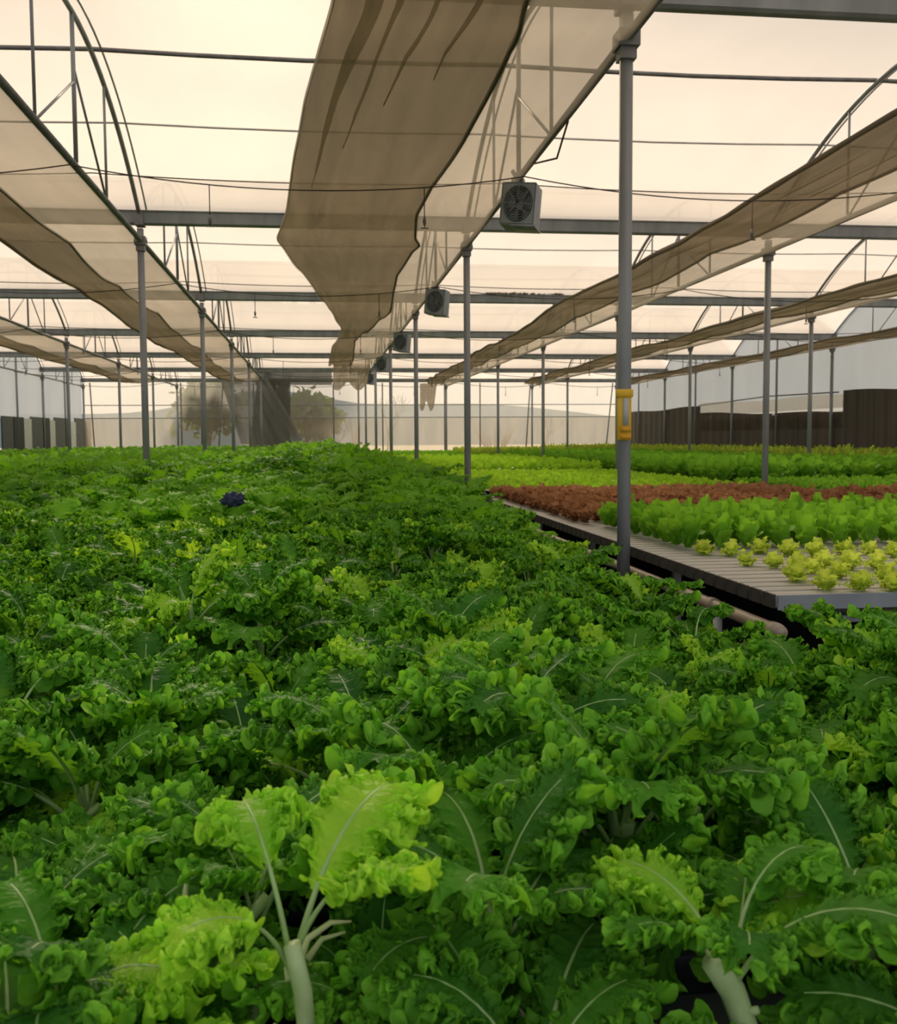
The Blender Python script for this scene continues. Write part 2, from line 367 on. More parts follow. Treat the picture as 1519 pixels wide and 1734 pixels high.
# ------------------------------------------------------------------ shade cloths
def shade_cloth(xr, tab, label, seed, folds=.02, tail=None, wob=.05, pleats=()):
    """tab: rows (y, left edge x, inner line x, z)"""
    tab = np.array(tab, float); ys = np.arange(tab[0, 0], tab[-1, 0]+.01, .12)
    XL = np.interp(ys, tab[:, 0], tab[:, 1]); XI = np.interp(ys, tab[:, 0], tab[:, 2]); ZZ = np.interp(ys, tab[:, 0], tab[:, 3])
    kern = np.hanning(7 if wob else 5); kern /= kern.sum()
    def sm(a): return np.convolve(np.pad(a, len(kern)//2, 'edge'), kern, 'valid')
    XL, XI, ZZ = sm(XL), sm(XI), sm(ZZ)
    XL = XL+np.array([wob*noise.noise(Vector((seed, y*.7, 0))) for y in ys])
    e = empty('shade_cloth', (xr, ys[0], HT), label, 'shade cloth')
    off = Vector((xr, ys[0], HT))
    def zf(i, x, layer):
        y = ys[i]; u = (x-XL[i])/(xr-XL[i]+1e-6)
        zc = ZZ[i]+(HT-.03-ZZ[i])*max(0, u)**3
        sagy = -.05*abs(math.sin(PI*(y-Y0)/(D/2)))**.7
        g = folds*(math.sin(u*38+1.3*noise.noise(Vector((seed, y*.35, 1)))*4)+.6*math.sin(u*71+y*.6+seed))*max(0, 1-u*1.25)
        w = .02*noise.noise(Vector((x*1.5, y*.8, seed*3)))
        return zc+sagy*math.sin(PI*min(1, max(0, u)))+g*(1 if layer == 0 else .8)+w+.035*layer*max(0, 1-abs(u*2-.6)*.3)
    NV = 40
    m = MB(); n = len(ys)
    V = []
    for i in range(n):
        for j in range(NV):
            x = XL[i]+(xr-XL[i])*j/(NV-1); V.append(Vector((x, ys[i], zf(i, x, 0)))-off)
    fs = [(i*NV+j, i*NV+j+1, (i+1)*NV+j+1, (i+1)*NV+j) for i in range(n-1) for j in range(NV-1)]
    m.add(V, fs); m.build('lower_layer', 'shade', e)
    m = MB(); V = []
    for i in range(n):
        for j in range(NV):
            x = XL[i]+(XI[i]-XL[i])*j/(NV-1); V.append(Vector((x, ys[i], zf(i, x, 1)))-off)
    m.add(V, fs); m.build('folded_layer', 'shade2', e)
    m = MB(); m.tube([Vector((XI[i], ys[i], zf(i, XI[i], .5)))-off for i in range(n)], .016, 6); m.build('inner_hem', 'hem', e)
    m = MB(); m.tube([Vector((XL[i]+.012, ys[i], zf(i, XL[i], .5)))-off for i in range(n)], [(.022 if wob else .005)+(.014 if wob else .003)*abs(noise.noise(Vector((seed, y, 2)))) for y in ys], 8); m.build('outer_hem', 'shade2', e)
    for k, (ta, tb, w0, yend) in enumerate(pleats):
        m = MB(); V = []; idx = [i for i in range(n) if ys[i] <= yend]; NP = 5
        for a in idx:
            g = (ys[a]-5.2)/(yend-5.2); wv = w0*max(.03, 1-max(0, g))+.01*noise.noise(Vector((k*3.1, ys[a]*2, 0)))
            xc = XL[a]+(xr-XL[a])*(ta+(tb-ta)*g)
            for q in range(NP):
                x = xc+wv*(q/(NP-1)-.5); V.append(Vector((x, ys[a], zf(a, x, 0)-.012-.02*math.sin(PI*q/(NP-1))))-off)
        m.add(V, [(i*NP+q, i*NP+q+1, (i+1)*NP+q+1, (i+1)*NP+q) for i in range(len(idx)-1) for q in range(NP-1)])
        m.build('pleat', 'shade', e)
    if tail:
        m = MB(); xa, xb, dz, ya = tail; i = n-1
        m.grid(24, 14, lambda u, v: Vector((xa+(xb-xa)*u-.1*v*u, ys[-1]+.1*v+ya*v+.08*math.sin(u*17+v), HT-.08-(dz*(.6+.4*abs(math.sin(u*5+seed))))*v))-off)
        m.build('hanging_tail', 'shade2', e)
    return e
zc = CZ+2.30
left = [P(a, b, z=zc) for a, b in ((563, 0), (540, 70), (514, 166), (498, 260), (484, 361), (473, 398), (467, 412), (480, 425), (514, 468), (545, 508), (565, 538), (578, 561), (571, 575), (561, 589), (556, 620), (557, 650))]
inn = [P(a, b, z=zc) for a, b in ((891, 0), (880, 60), (864, 96), (786, 236), (705, 363), (703, 405), (711, 420), (672, 464), (661, 530), (601, 575), (598, 610), (600, 650))]
inn[-1].x = 1.0
ly = [p.y for p in left]; lx = [p.x for p in left]; iy = [p.y for p in inn]; ix = [p.x for p in inn]
ctab = [(y, float(np.interp(y, ly, lx)) if y > ly[0] else lx[0]+.02*(ly[0]-y), float(np.interp(y, iy, ix)), zc) for y in [2.0, 3.5, 4.8]+sorted(ly+iy) if y < 41.5]
ctab = [c for k, c in enumerate(ctab) if k == 0 or c[0]-ctab[k-1][0] > 1e-3]
shade_cloth(X0, ctab,
  'wide taupe shade cloth half drawn under the centre roof, its torn tip pointing left', 1, .035, tail=(.55, 1.7, .8, .1), wob=.0, pleats=((.12, .09, .11, 9.6), (.20, .17, .055, 8.2), (.30, .27, .05, 7.2), (.42, .40, .03, 6.8)))
def std(xr, wd, y1, end=.0):
    out = []
    y = 2.0; r = random.Random(xr)
    while y < y1:
        out.append((y, xr-wd+r.uniform(-.08, .08), xr-wd*.52+r.uniform(-.05, .05), CZ+2.36+r.uniform(-.04, .04))); y += 2.6
    out.append((y1, xr-wd*.8, xr-wd*.4, CZ+2.32)); return out
shade_cloth(X0-W, std(X0-W, 1.62, 41), 'gathered taupe shade cloth hung left of the first left post row, end drooping', 2, .02)
shade_cloth(X0-2*W, std(X0-2*W, 1.5, 42), 'narrow shade cloth hung in the far left bay, before the left side wall', 3, .02)
shade_cloth(X0+W, std(X0+W, 1.55, 43.2), 'long gathered shade cloth crossing behind the near post, torn tail at its far end', 4, .03, tail=(X0+W-1.6, X0+W-.9, 1.15, -.05))
shade_cloth(X0+2*W, std(X0+2*W, 1.5, 43), 'second gathered shade cloth from the fans on the right side', 5, .03)
shade_cloth(X0+3*W, std(X0+3*W, 1.45, 43), 'gathered shade cloth hung along the top of the right side wall', 6, .025)
# grey net drape under the end of the left cloth
a = P(372, 640, y=42.3); b = P(452, 640, y=42.3); c = P(408, 752, y=42.3); d = P(520, 756, y=42.3)
m = MB(); m.grid(40, 20, lambda u, v: (lambda q: (q.x, 42.3+.10*math.sin(u*26+v*3)+.05*math.sin(u*61), q.z))((a.lerp(b, u)).lerp(c.lerp(d, u), v)))
tag(m.build('hanging_net', 'greynet'), 'grey see-through net draped from roof to crop in front of the end wall', 'net')

a = P(436, 640, y=44.5); b = P(492, 645, y=44.5); c = P(422, 756, y=44.5); d = P(492, 756, y=44.5)
m = MB(); m.grid(30, 20, lambda u, v: (lambda q: (q.x, 44.5+.12*math.sin(u*23+v*2), q.z))((a.lerp(b, u)).lerp(c.lerp(d, u), v)))
tag(m.build('bunched_net', 'darknet'), 'darker bunched net hanging behind the grey net at the end wall', 'net')

# ------------------------------------------------------------------ box fans under the fan row
FANL = ['nearest and largest', 'second', 'third', 'fourth', 'fifth and smallest']
def make_fan():
    e = empty('box_fan')
    s = .34; dpt = .30
    m = MB()
    # square duct with a round mouth on both faces
    N = 32
    for sgn, yy in ((-1, -dpt/2), (1, dpt/2)):
        ring = [(.152*math.cos(2*PI*i/N), yy, .152*math.sin(2*PI*i/N)) for i in range(N)]
        def sq(a):
            c, q = math.cos(a), math.sin(a); k = s/2/max(abs(c), abs(q)); return (k*c, yy, k*q)
        outer = [sq(2*PI*i/N+1e-6) for i in range(N)]
        m.add(ring+outer, [(i, (i+1) % N, N+(i+1) % N, N+i) for i in range(N)])
    for a in range(4):
        m.box(((-1, 1, 0, 0)[a]*s/2, 0, (0, 0, -1, 1)[a]*s/2), (.012 if a < 2 else s, dpt, .012 if a > 1 else s))
    sharp(m.build('housing', 'fan', e), 30)
    m = MB(); m.add([(.150*math.cos(2*PI*i/N), y, .150*math.sin(2*PI*i/N)) for y in (-dpt/2-.01, dpt/2+.01) for i in range(N)], [(i, (i+1) % N, N+(i+1) % N, N+i) for i in range(N)])
    m.build('throat', 'fan', e)
    h = MB().tube([(0, -.05, 0), (0, .05, 0)], .035, 16).build('hub', 'metal', e); sharp(h)
    for k in range(5):
        m = MB(); A = 2*PI*k/5
        def bl(u, v, A=A):
            r = .03+.112*u; w = (.02+.045*u)*(v-.5)*2; R = Matrix.Rotation(A, 3, 'Y')
            return R @ Vector((w, (v-.5)*.05*(1-.4*u), r))
        m.grid(8, 5, bl); m.build('blade', 'fan', h)
    m = MB(); m.tube([(0, .10, 0), (0, .12, 0)], .15, 32); sharp(m.build('rear_plate', 'fan', e))
    m = MB()
    for r in (.04, .06, .08, .10, .12, .14): m.tube([(r*math.cos(2*PI*i/24), -dpt/2-.02, r*math.sin(2*PI*i/24)) for i in range(25)], .003, 4)
    for i in range(8): m.tube([(.02*math.cos(i*PI/4), -dpt/2-.02, .02*math.sin(i*PI/4)), (.15*math.cos(i*PI/4), -dpt/2-.02, .15*math.sin(i*PI/4))], .003, 4)
    m.build('guard', 'metal', e)
    m = MB(); m.box((-.05, 0, .20), (.12, .10, .07)); m.tube([(-.05, 0, .22), (-.12, 0, .30)], .02, 8); sharp(m.build('hanger', 'metal_dark', e))
    m = MB(); m.box((.06, -.0, -.185), (.26, .34, .015), 0, 0, .0); m.build('base_tray', 'metal', e)
    return e
def copy_tree(o, parent=None):
    c = o.copy(); COL.objects.link(c)
    if parent: c.parent = parent
    for ch in list(o.children): copy_tree(ch, c)
    return c
proto = make_fan()
for k in range(5):
    f = proto if k == 0 else copy_tree(proto)
    y = Y0+(k+.5)*D
    f.location = (X0+.02, y, HT-.26); f.rotation_euler = (0, math.radians(5), math.radians(-22)); f.scale = (.92, 1.0, 1.1)
    tag(f, 'grey box-shaped circulation fan on the roof pipe, '+FANL[k]+' of the row', 'fan', 'box fans along the centre pipe')
# bent wire bracket ahead of the nearest fan
q = [P(962, 205, x=X0), P(943, 268, x=X0+.02), P(905, 277, x=X0)]
tag(MB().tube([(p.x, p.y, p.z) for p in q], .008, 6).build('wire_bracket', 'wire'), 'bent triangular wire bracket under the pipe ahead of the nearest fan', 'bracket')
# dry litter on the third gutter beam
yC = Y0+2*D; m = MB()
xa, xb = P(822, 503, y=yC).x, P(955, 503, y=yC).x
for i in range(150):
    u = random.random(); x = xa+(xb-xa)*(.0+u); m.box((x, yC+random.uniform(-.05, .05), HB+.105+random.random()*.035), (random.uniform(.02, .09), .04, random.uniform(.01, .03)), random.random()*3, 0, random.uniform(-.5, .5))
tag(m.build('leaf_litter', 'debris', None, False), 'strip of dry leaf litter lying on the gutter beam behind the second fan', 'leaf litter', None, 'stuff')

# ------------------------------------------------------------------ yellow gauge on the near post
g = P(1057, 703, y=Y0-.06)
e = empty('wall_gauge', (g.x, g.y, g.z), 'yellow upright gauge with a pale centre strip strapped to the near post', 'gauge')
m = MB(); m.box((0, 0, 0), (.088, .022, .31)); m.box((0, -.004, .135), (.105, .03, .05)); o = m.build('frame', 'yellow', e)
bv = o.modifiers.new('b', 'BEVEL'); bv.width = .004
m = MB(); m.box((.006, -.014, .02), (.036, .006, .17)); m.build('scale_strip', 'gaugeface', e)
m = MB(); m.box((.006, -.016, -.09), (.062, .012, .03)); m.box((.006, -.014, -.135), (.07, .008, .028)); m.build('bulb_cover', 'orange', e)

# ------------------------------------------------------------------ side wall panels
x = XW+.0
def LW(px, py): return P(px, py, x=XW-.02)
spec = [(-75, -58, -58, -40), (-38, -12, -12, 0), (3, 22, 22, 39), (52, 72, 72, 83), (92, 110, 110, 118), (127, 145, 145, 153)]
SPN = ['sixth', 'fifth', 'fourth', 'third', 'second', 'last']
for i, (p0, p1, p2, p3) in enumerate(spec[2:]):
    y0, y1, y2 = LW(p0, 730).y, LW(p1, 730).y, LW(p3, 730).y; zt = LW(p0, 704+.03*p0).z
    e = empty('side_screen', (XW-.02, y0, 0), 'dark grey panel low in the left side wall, %s from the far corner' % ['fourth', 'third', 'second', 'first'][i], 'panel')
    m = MB(); m.box((0, (y1-y0)/2, zt/2), (.05, y1-y0, zt)); m.build('grey_sheet', 'panel_grey', e, False)
    m = MB(); m.box((.02, (y1-y0)+(y2-y1)/2, zt/2), (.05, y2-y1, zt)); m.build('dark_strip', 'panel_dark', e, False)  # strip in a darker panel colour along the far side of the grey sheet
ws = [(39, 52), (83, 92), (118, 127), (153, 159)]
for i, (p0, p1) in enumerate(ws):
    y0, y1 = LW(p0, 730).y, LW(p1, 730).y
    m = MB(); m.box((0, (y1-y0)/2, 1.17), (.10, y1-y0, 2.34)); o = m.build('white_pillar', 'white', None, False); o.location = (XW-.03, y0, 0)
    tag(o, 'white pillar between dark panels of the left side wall, %s from the far corner' % ['fourth', 'third', 'second', 'first'][i], 'pillar')
y1 = LW(3, 730).y
m = MB(); m.box((XW-.12, (Y0-D+y1)/2, 1.15), (.04, y1-Y0+D, 2.30)); tag(m.build('wall_left_lower', 'panel_grey', None, False), kind='structure')
def RWp(px, py): return P(px, py, x=XE+.02)
def curtain(pa, pb, ta, tb, z0, mat, name, label, cat, xo=0.):
    ya, yb = RWp(pa, 720).y, RWp(pb, 720).y; za, zb = RWp(pa, ta).z, RWp(pb, tb).z
    m = MB(); n = max(30, int(abs(yb-ya)*8))
    m.grid(n, 4, lambda u, v: (XE+.075+xo+.012*math.sin((ya+(yb-ya)*u)*9)+.006*math.sin((ya+(yb-ya)*u)*23), ya+(yb-ya)*u, z0+((za+(zb-za)*u)+.03*math.sin(u*9)-z0)*v))
    return tag(m.build(name, mat), label, cat)
curtain(1760, 1424, 648, 662, 0, 'darkwall', 'side_curtain', 'tall dark brown curtain low on the right side wall, nearest section', 'curtain')
curtain(1424, 1183, 698, 700, 0, 'darkwall', 'side_curtain', 'dark brown curtain in the middle of the right side wall below beige net', 'curtain')
curtain(1183, 1062, 688, 699, 0, 'darkwall', 'side_curtain', 'dark brown curtain at the far end of the right side wall', 'curtain')
curtain(1424, 1183, 668, 684, RWp(1300, 706).z-.4, 'backnet', 'beige_net', 'beige net strip above the middle brown curtain of the right wall', 'net', -.0)
tag(MB().tube([RWp(1420, 664), RWp(1300, 671), RWp(1183, 687)], .02, 6).build('roller_tube', 'metal_dark'), 'thin dark roller tube above the beige net of the right wall', 'tube')
y1 = RWp(1424, 720).y
zz = 2.33
m = MB(); m.box((XE+.20, (Y0-D+YB)/2, 1.1), (.04, YB-Y0+D, 2.2)); tag(m.build('wall_right_lower', 'darkwall', None, False), kind='structure')

# ------------------------------------------------------------------ outdoors behind the end wall
def tree(loc, h, cr, label, seed, mat='treeleaf', leaves=900, bare=False, spread=1.0, tr=.16):
    r = random.Random(seed); e = empty('bare_tree' if bare else 'tree', loc, label, 'tree')
    m = MB(); tips = []
    def br(p, d, L, rad, dep):
        q = p+d*L; mid = (p+q)/2+Vector((r.uniform(-.1, .1), r.uniform(-.1, .1), 0))*L
        m.tube([p, mid, q], [rad, rad*.8, rad*.6], 6)
        if dep == 0: tips.append(q); return
        for _ in range(3 if dep > 1 else 4):
            nd = (d+Vector((r.uniform(-1, 1), r.uniform(-1, 1), r.uniform(-.2, .7)))*.75*spread).normalized()
            br(q, nd, L*r.uniform(.6, .8), rad*.55, dep-1)
    br(Vector((0, 0, 0)), Vector((.05, 0, 1)), h*.38, tr, 3)
    m.build('trunk', 'bark', e)
    if not bare:
        n = leaves; V = np.zeros((n, 4, 3)); t = np.array([list(q) for q in tips])
        c = t[rng.integers(0, len(t), n)]+rng.normal(0, cr, (n, 3)); a = rng.normal(0, .13, (n, 3)); b = rng.normal(0, .13, (n, 3))
        V[:, 0] = c-a; V[:, 1] = c-b; V[:, 2] = c+a; V[:, 3] = c+b
        link('foliage', np_mesh('foliage', V.reshape(-1, 3), np.arange(n*4).reshape(-1, 4), [mat]), e)
    return e
def at(px, y): p = P(px, 740, y=y); return (p.x, y, 0)
tree(at(352, 50), 3.6, .45, 'small green tree seen through the end wall left of the grey net', 3, leaves=1500)
tree(at(468, 53), 8.5, .5, 'big dark tree trunk behind the end wall under the open vent', 5, leaves=2600, tr=.55)
tree(at(563, 50.5), 3.0, .1, 'bare forked sapling behind the end wall right of the vent', 8, bare=True, tr=.06)
tree(at(515, 52), 3.4, .35, 'dark leafy shrub tree behind the end wall beside the big trunk', 12, leaves=1400)
tree(at(920, 52), 3.0, .3, 'faint bare tree behind the end wall right of the dry bush', 15, bare=True, tr=.05)
tree(at(655, 62), 4.5, .4, 'pale leafless tree far behind the end wall by the far fans', 17, bare=True, tr=.07)
for px, lab, s, mt in ((838, 'dry brown twiggy bush behind the end wall right of the torn cloth', 2, 'drybush'), (602, 'narrow brown dried climber behind the end wall left of the far fans', 4, 'drybush')):
    e = empty('dry_bush', at(px, 49.5), lab, 'bush'); m = MB(); r = random.Random(s)
    for i in range(70):
        a = r.uniform(0, 6.28); l = r.uniform(1.4, 2.5); sp = .5 if s == 2 else .12
        m.tube([(0, 0, 0), (math.cos(a)*l*sp*.5, math.sin(a)*l*sp*.5, l*.6), (math.cos(a)*l*sp, math.sin(a)*l*sp, l)], [.02, .014, .006], 4)
    m.build('twigs', mt, e)
m = MB()
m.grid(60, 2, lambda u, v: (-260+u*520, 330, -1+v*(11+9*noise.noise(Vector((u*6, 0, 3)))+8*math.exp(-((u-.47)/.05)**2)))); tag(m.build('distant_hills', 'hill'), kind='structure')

# ------------------------------------------------------------------ growing benches right of the fans
BX0, BX1 = 2.02, X0+W-.12
yf = P(1320, 1008, z=BZ).y
nch = 0
me_ch = None
e = empty('growing_bench', (BX0, yf, 0), 'long grey bench of side-by-side growing channels right of the near post', 'bench')
for yy in np.arange(yf+.25, YB-1, 2.2):
    for xx in (.42, BX1-BX0-.3): MB().box((xx, yy-yf, (BZ-.11)/2), (.05, .05, BZ-.11)).build('leg', 'metal_pale', e, False)
m = MB(); m.box(((BX1-BX0)/2, (YB-1-yf)/2, BZ-.115), (BX1-BX0-.5, YB-1-yf, .03)); m.build('rails', 'metal_dark', e, False)
L = BX1-BX0
mc = MB()
mc.add([(0, a, b) for a, b in ((-.055, -.0), (-.055, -.055), (.055, -.055), (.055, 0))]+[(L, a, b) for a, b in ((-.055, 0), (-.055, -.055), (.055, -.055), (.055, 0))],
       [(0, 1, 5, 4), (1, 2, 6, 5), (2, 3, 7, 6), (3, 0, 4, 7), (4, 5, 6, 7)])
me_ch = mc.mesh('growing_channel', ['chan'], False)
me_cap = MB().box((-.006, 0, -.028), (.012, .114, .062)).mesh('end_cap', ['chan_end'], False)
ys = [yf+.06+.142*i for i in range(290)]
for i, y in enumerate(ys):
    if y > YB-1: break
    o = link('growing_channel', me_ch); o.location = (BX0, y, BZ)
    lab = 'pale flat-topped growing channel at the front edge of the bench' if i == 0 else ('pale growing channel under the scattered yellow lettuces' if y < 6.6 else 'pale growing channel under dense crop rows on the right bench')
    tag(o, lab, 'channel', 'growing channels on the front bench')
    if y < 16: c = link('end_cap', me_cap, o)
# dark near face board of the bench
m = MB(); m.box((L/2, 0, -.03), (L, .014, .066)); o = m.build('front_board', 'fan', None, False); o.location = (BX0, yf-.02, BZ); tag(o, 'dark grey board along the front end of the growing bench', 'board')
# beige drain pipe under the channel ends
e = empty('drain_pipe', (BX0-.02, yf-.1, BZ-.15), 'beige drain pipe running below the channel ends of the bench', 'pipe')
m = MB(); m.tube([(0, 0, 0), (0, .1, 0), (0, 14, -.0)], .031, 14); m.build('pipe', 'pipe', e)
for yy in (.03, .75, 2.9, 5, 8): MB().tube([(0, yy, 0), (0, yy+.06, 0)], .037, 14).build('coupling', 'pipe', e)
for yy in (.72, 4.2, 8.0): MB().tube([(0, yy, -.03), (0, yy, -BZ+.16)], .024, 10).build('stand', 'metal_pale', e)
for j, (xa, xb, y0b, lab) in enumerate(((X0+W+.12, X0+2*W-.12, 5.0, 'second bench of crops beyond the first right post row'), (X0+2*W+.12, XE-.25, 8.0, 'third bench of crops next to the right side wall'))):
    e = empty('growing_bench', (xa, y0b, 0), lab, 'bench')
    m = MB(); m.box(((xb-xa)/2, (YB-1-y0b)/2, BZ-.03), (xb-xa, YB-1-y0b, .06)); m.build('bench_top', 'chan', e, False)
    m = MB(); m.box((-.01, (YB-1-y0b)/2, BZ-.04), (.02, YB-1-y0b, .10)); m.build('edge', 'chan_end', e, False)
    for yy in np.arange(.3, YB-2-y0b, 3):
        for xx in (.2, xb-xa-.2): MB().box((xx, yy, (BZ-.06)/2), (.05, .05, BZ-.06)).build('leg', 'metal_pale', e, False)

# ------------------------------------------------------------------ leaf geometry
def vnoise(V, f, seed, n=9):
    r = np.random.default_rng(seed); out = np.zeros_like(V)
    for c in range(3):
        K = r.normal(0, 1, (n, 3)); K = K/np.linalg.norm(K, axis=1)[:, None]*2*PI*f*r.uniform(.6, 1.4, (n, 1))
        out[:, c] = np.sin(V @ K.T+r.uniform(0, 6.28, n)).sum(1)*math.sqrt(2/n)
    return out
def kale_leaf_arrays(seed, nu, nv, L=.17, Wd=.085, droop=1.2, pet=.09, curl=1.0, tier=3):
    """returns V (n,3), quads, material index; the stalk rises from the origin along +z and arcs to +y"""
    r = np.random.default_rng(seed)
    T = pet+L
    ns = 60; s = np.linspace(0, 1, ns); ang = .15+droop*s**1.5
    dy = np.sin(ang)*T/(ns-1); dz = np.cos(ang)*T/(ns-1)
    cy = np.concatenate([[0], np.cumsum(dy)[:-1]]); cz = np.concatenate([[0], np.cumsum(dz)[:-1]])
    def mid(t):
        return np.interp(t, s, cy), np.interp(t, s, cz), np.interp(t, s, ang)
    u = np.linspace(0, 1, nu)[:, None]; v = np.linspace(-1, 1, nv)[None, :]; v = np.sign(v)*np.abs(v)**.8
    sa = np.abs(v); sg = np.sign(v)
    w = Wd*np.sin(PI*np.clip(u*.9+.06, 0, 1))**.55*(.45+.55*np.minimum(1, u*2.2))
    ph = r.uniform(0, 6.28, 8)
    nl = 5.0
    lob = 1+.10*np.sin(u*17+ph[7]*sg)*sa+.20*np.cos(2*PI*nl*u+ph[0]*(sg > 0)+ph[1]*(sg <= 0))*sa**1.5
    side = np.where(sg > 0, ph[2], ph[3])
    f1, f2, f3 = 2*PI*6, 2*PI*17, 2*PI*31
    A = .0095*curl
    e1 = sa**1.1; e2 = sa**1.7; e3 = sa**2.6
    p1 = f1*u+side+1.2*np.sin(5*u+ph[4]); p2 = f2*u+2*side+1.5*np.sin(9*u+ph[5])+3*sa; p3 = f3*u+3*side+2*sa
    n_ = A*.9*e1*np.sin(p1)+A*.85*e2*np.sin(p2)
    t_ = A*.7*e2*np.cos(p1)+A*.75*e2*np.cos(p2)
    l_ = A*.6*e2*np.sin(p2+1.1)+A*.4*e2*np.cos(p1*1.5)
    if tier > 3:
        n_ = n_+A*.48*e3*np.sin(p3+5*sa); t_ = t_+A*.40*e3*np.cos(p3); l_ = l_+A*.42*e3*np.cos(p3+.7)
    # edges roll back
    roll = sa*1.3
    lat = w*lob*np.sin(roll)/1.3*1.15; nrm = -w*.55*(1-np.cos(roll))+n_+.004*np.sin(u*23+ph[6])*(sa > 0)*sa+w*.22*sa
    lat = lat+l_
    t = pet/T+(1-pet/T)*u
    my, mz, an = mid(t)
    # herringbone: outer margin sweeps towards the tip
    along = t_+sa*.022*(.4+u)
    frill = np.clip(np.broadcast_to(sa**2.2, (nu, nv))*.75+.25*np.clip(n_/A, -1, 1)*sa, 0, 1)*np.clip(u*3, 0, 1)
    Xc = sg*lat; Yc = my+np.sin(an)*along+(-np.cos(an))*nrm*-1*-1; Zc = mz+np.cos(an)*along+np.sin(an)*nrm
    V = np.stack([np.broadcast_to(Xc, (nu, nv)), np.broadcast_to(Yc, (nu, nv)), np.broadcast_to(Zc, (nu, nv))], -1).reshape(-1, 3)
    ee = np.broadcast_to(np.clip(sa*1.25-.12, 0, 1)*np.clip(u*4, 0, 1), (nu, nv)).reshape(-1, 1)
    V0 = np.stack([np.broadcast_to(v*np.maximum(w, .02), (nu, nv)), np.broadcast_to(u*L, (nu, nv)), np.zeros((nu, nv))], -1).reshape(-1, 3)
    V = V+ee*curl*(.0042*vnoise(V0, 84, seed+1)+(.0022*vnoise(V0, 165, seed+2) if tier > 1 else 0))
    i, j = np.meshgrid(np.arange(nu-1), np.arange(nv-1), indexing='ij'); i = i.ravel(); j = j.ravel()
    Q = np.stack([i*nv+j, i*nv+j+1, (i+1)*nv+j+1, (i+1)*nv+j], 1)
    mi = np.zeros(len(Q), int)
    # stalk + midrib
    k = 6 if tier > 2 else 4; m = 12 if tier > 2 else 5
    tt = np.linspace(0, .93, m); my, mz, an = mid(tt); rad = .0046*(1-.75*tt)
    a = np.arange(k)*2*PI/k
    SX = rad[:, None]*np.cos(a)[None]; off = rad[:, None]*np.sin(a)[None]
    SY = my[:, None]-np.cos(an)[:, None]*off*1+np.cos(an)[:, None]*.001; SZ = mz[:, None]+np.sin(an)[:, None]*off
    V2 = np.stack([SX, SY, SZ], -1).reshape(-1, 3); b = len(V)
    i, j = np.meshgrid(np.arange(m-1), np.arange(k), indexing='ij'); i = i.ravel(); j = j.ravel()
    Q2 = np.stack([b+i*k+j, b+i*k+(j+1) % k, b+(i+1)*k+(j+1) % k, b+(i+1)*k+j], 1)
    return np.concatenate([V, V2]), np.concatenate([Q, Q2]), np.concatenate([mi, np.ones(len(Q2), int)]), np.concatenate([frill.ravel(), np.zeros(len(V2))])

KL = {}
def kmesh(lod, var, bright=False):
    key = (lod, var, bright)
    if key not in KL:
        nu, nv = {0: (170, 60), 1: (96, 34), 2: (56, 22)}[lod]
        rr = random.Random(var)
        V, Q, mi, fr = kale_leaf_arrays(var+1, nu, nv, L=.13+.05*rr.random(), Wd=.056+.02*rr.random(), droop=.8+1.3*rr.random(), pet=.07+.06*rr.random(), curl=.85+.4*rr.random(), tier=3)
        KL[key] = np_mesh('kale_leaf', V, Q, ['kale_bright' if bright else 'kale', 'stalk'], mi, fr)
    return KL[key]
NVAR = 7
def stem_mesh(h, r, seed, mat='stalk'):
    m = MB(); q = random.Random(seed)
    pts = [(q.uniform(-.006, .006)*i, q.uniform(-.006, .006)*i, h*i/5) for i in range(6)]
    m.tube(pts, [r*(1-.06*i) for i in range(6)], 10)
    for k in range(7):
        z = h*(.2+.1*k); a = k*2.4; m.tube([(r*.7*math.cos(a), r*.7*math.sin(a), z), (r*1.5*math.cos(a), r*1.5*math.sin(a), z+.008)], [r*.3, r*.22], 6)
    return m.mesh('stem', mat)
STEMS = [stem_mesh(.2, .011, i) for i in range(3)]
def kale_plant(x, y, ztop, lod, label, rs, scale=1.0, bright=.12, nleaf=12, stemmesh=None, bare=False, group='kale plants of the foreground bed'):
    """ztop: height of the leaf tops"""
    z0 = BZ+.0
    e = empty('kale_plant', (x, y, z0), label, 'kale plant', group)
    H = ztop-z0
    hs = max(.04, H-.20*scale)
    st = link('stem', stemmesh or STEMS[rs.randrange(3)], e); st.scale = (scale, scale, (hs+.02)/.2)
    for k in range(nleaf):
        if bare and k < nleaf*.45: continue
        if 1 < y < 1.3 and k < nleaf*.35 and rs.random() < .7: continue
        f = k/(nleaf-1)                      # 0 outer/low .. 1 inner/high
        br = rs.random() < bright*(.4+f)
        o = link('leaf', kmesh(lod, rs.randrange(NVAR), br), e)
        o.location = (0, 0, hs*((.80+.20*f) if bare else (.42+.58*f))); s = scale*rs.uniform(.8, 1.12)*(1.05-.25*f*f)
        o.scale = (s, s, s)
        tilt = (1-f)*rs.uniform(.5, 1.0)+rs.uniform(-.1, .15)
        o.rotation_euler = (-tilt, rs.uniform(-.25, .25), k*2.399+rs.uniform(-.4, .4))
    return e

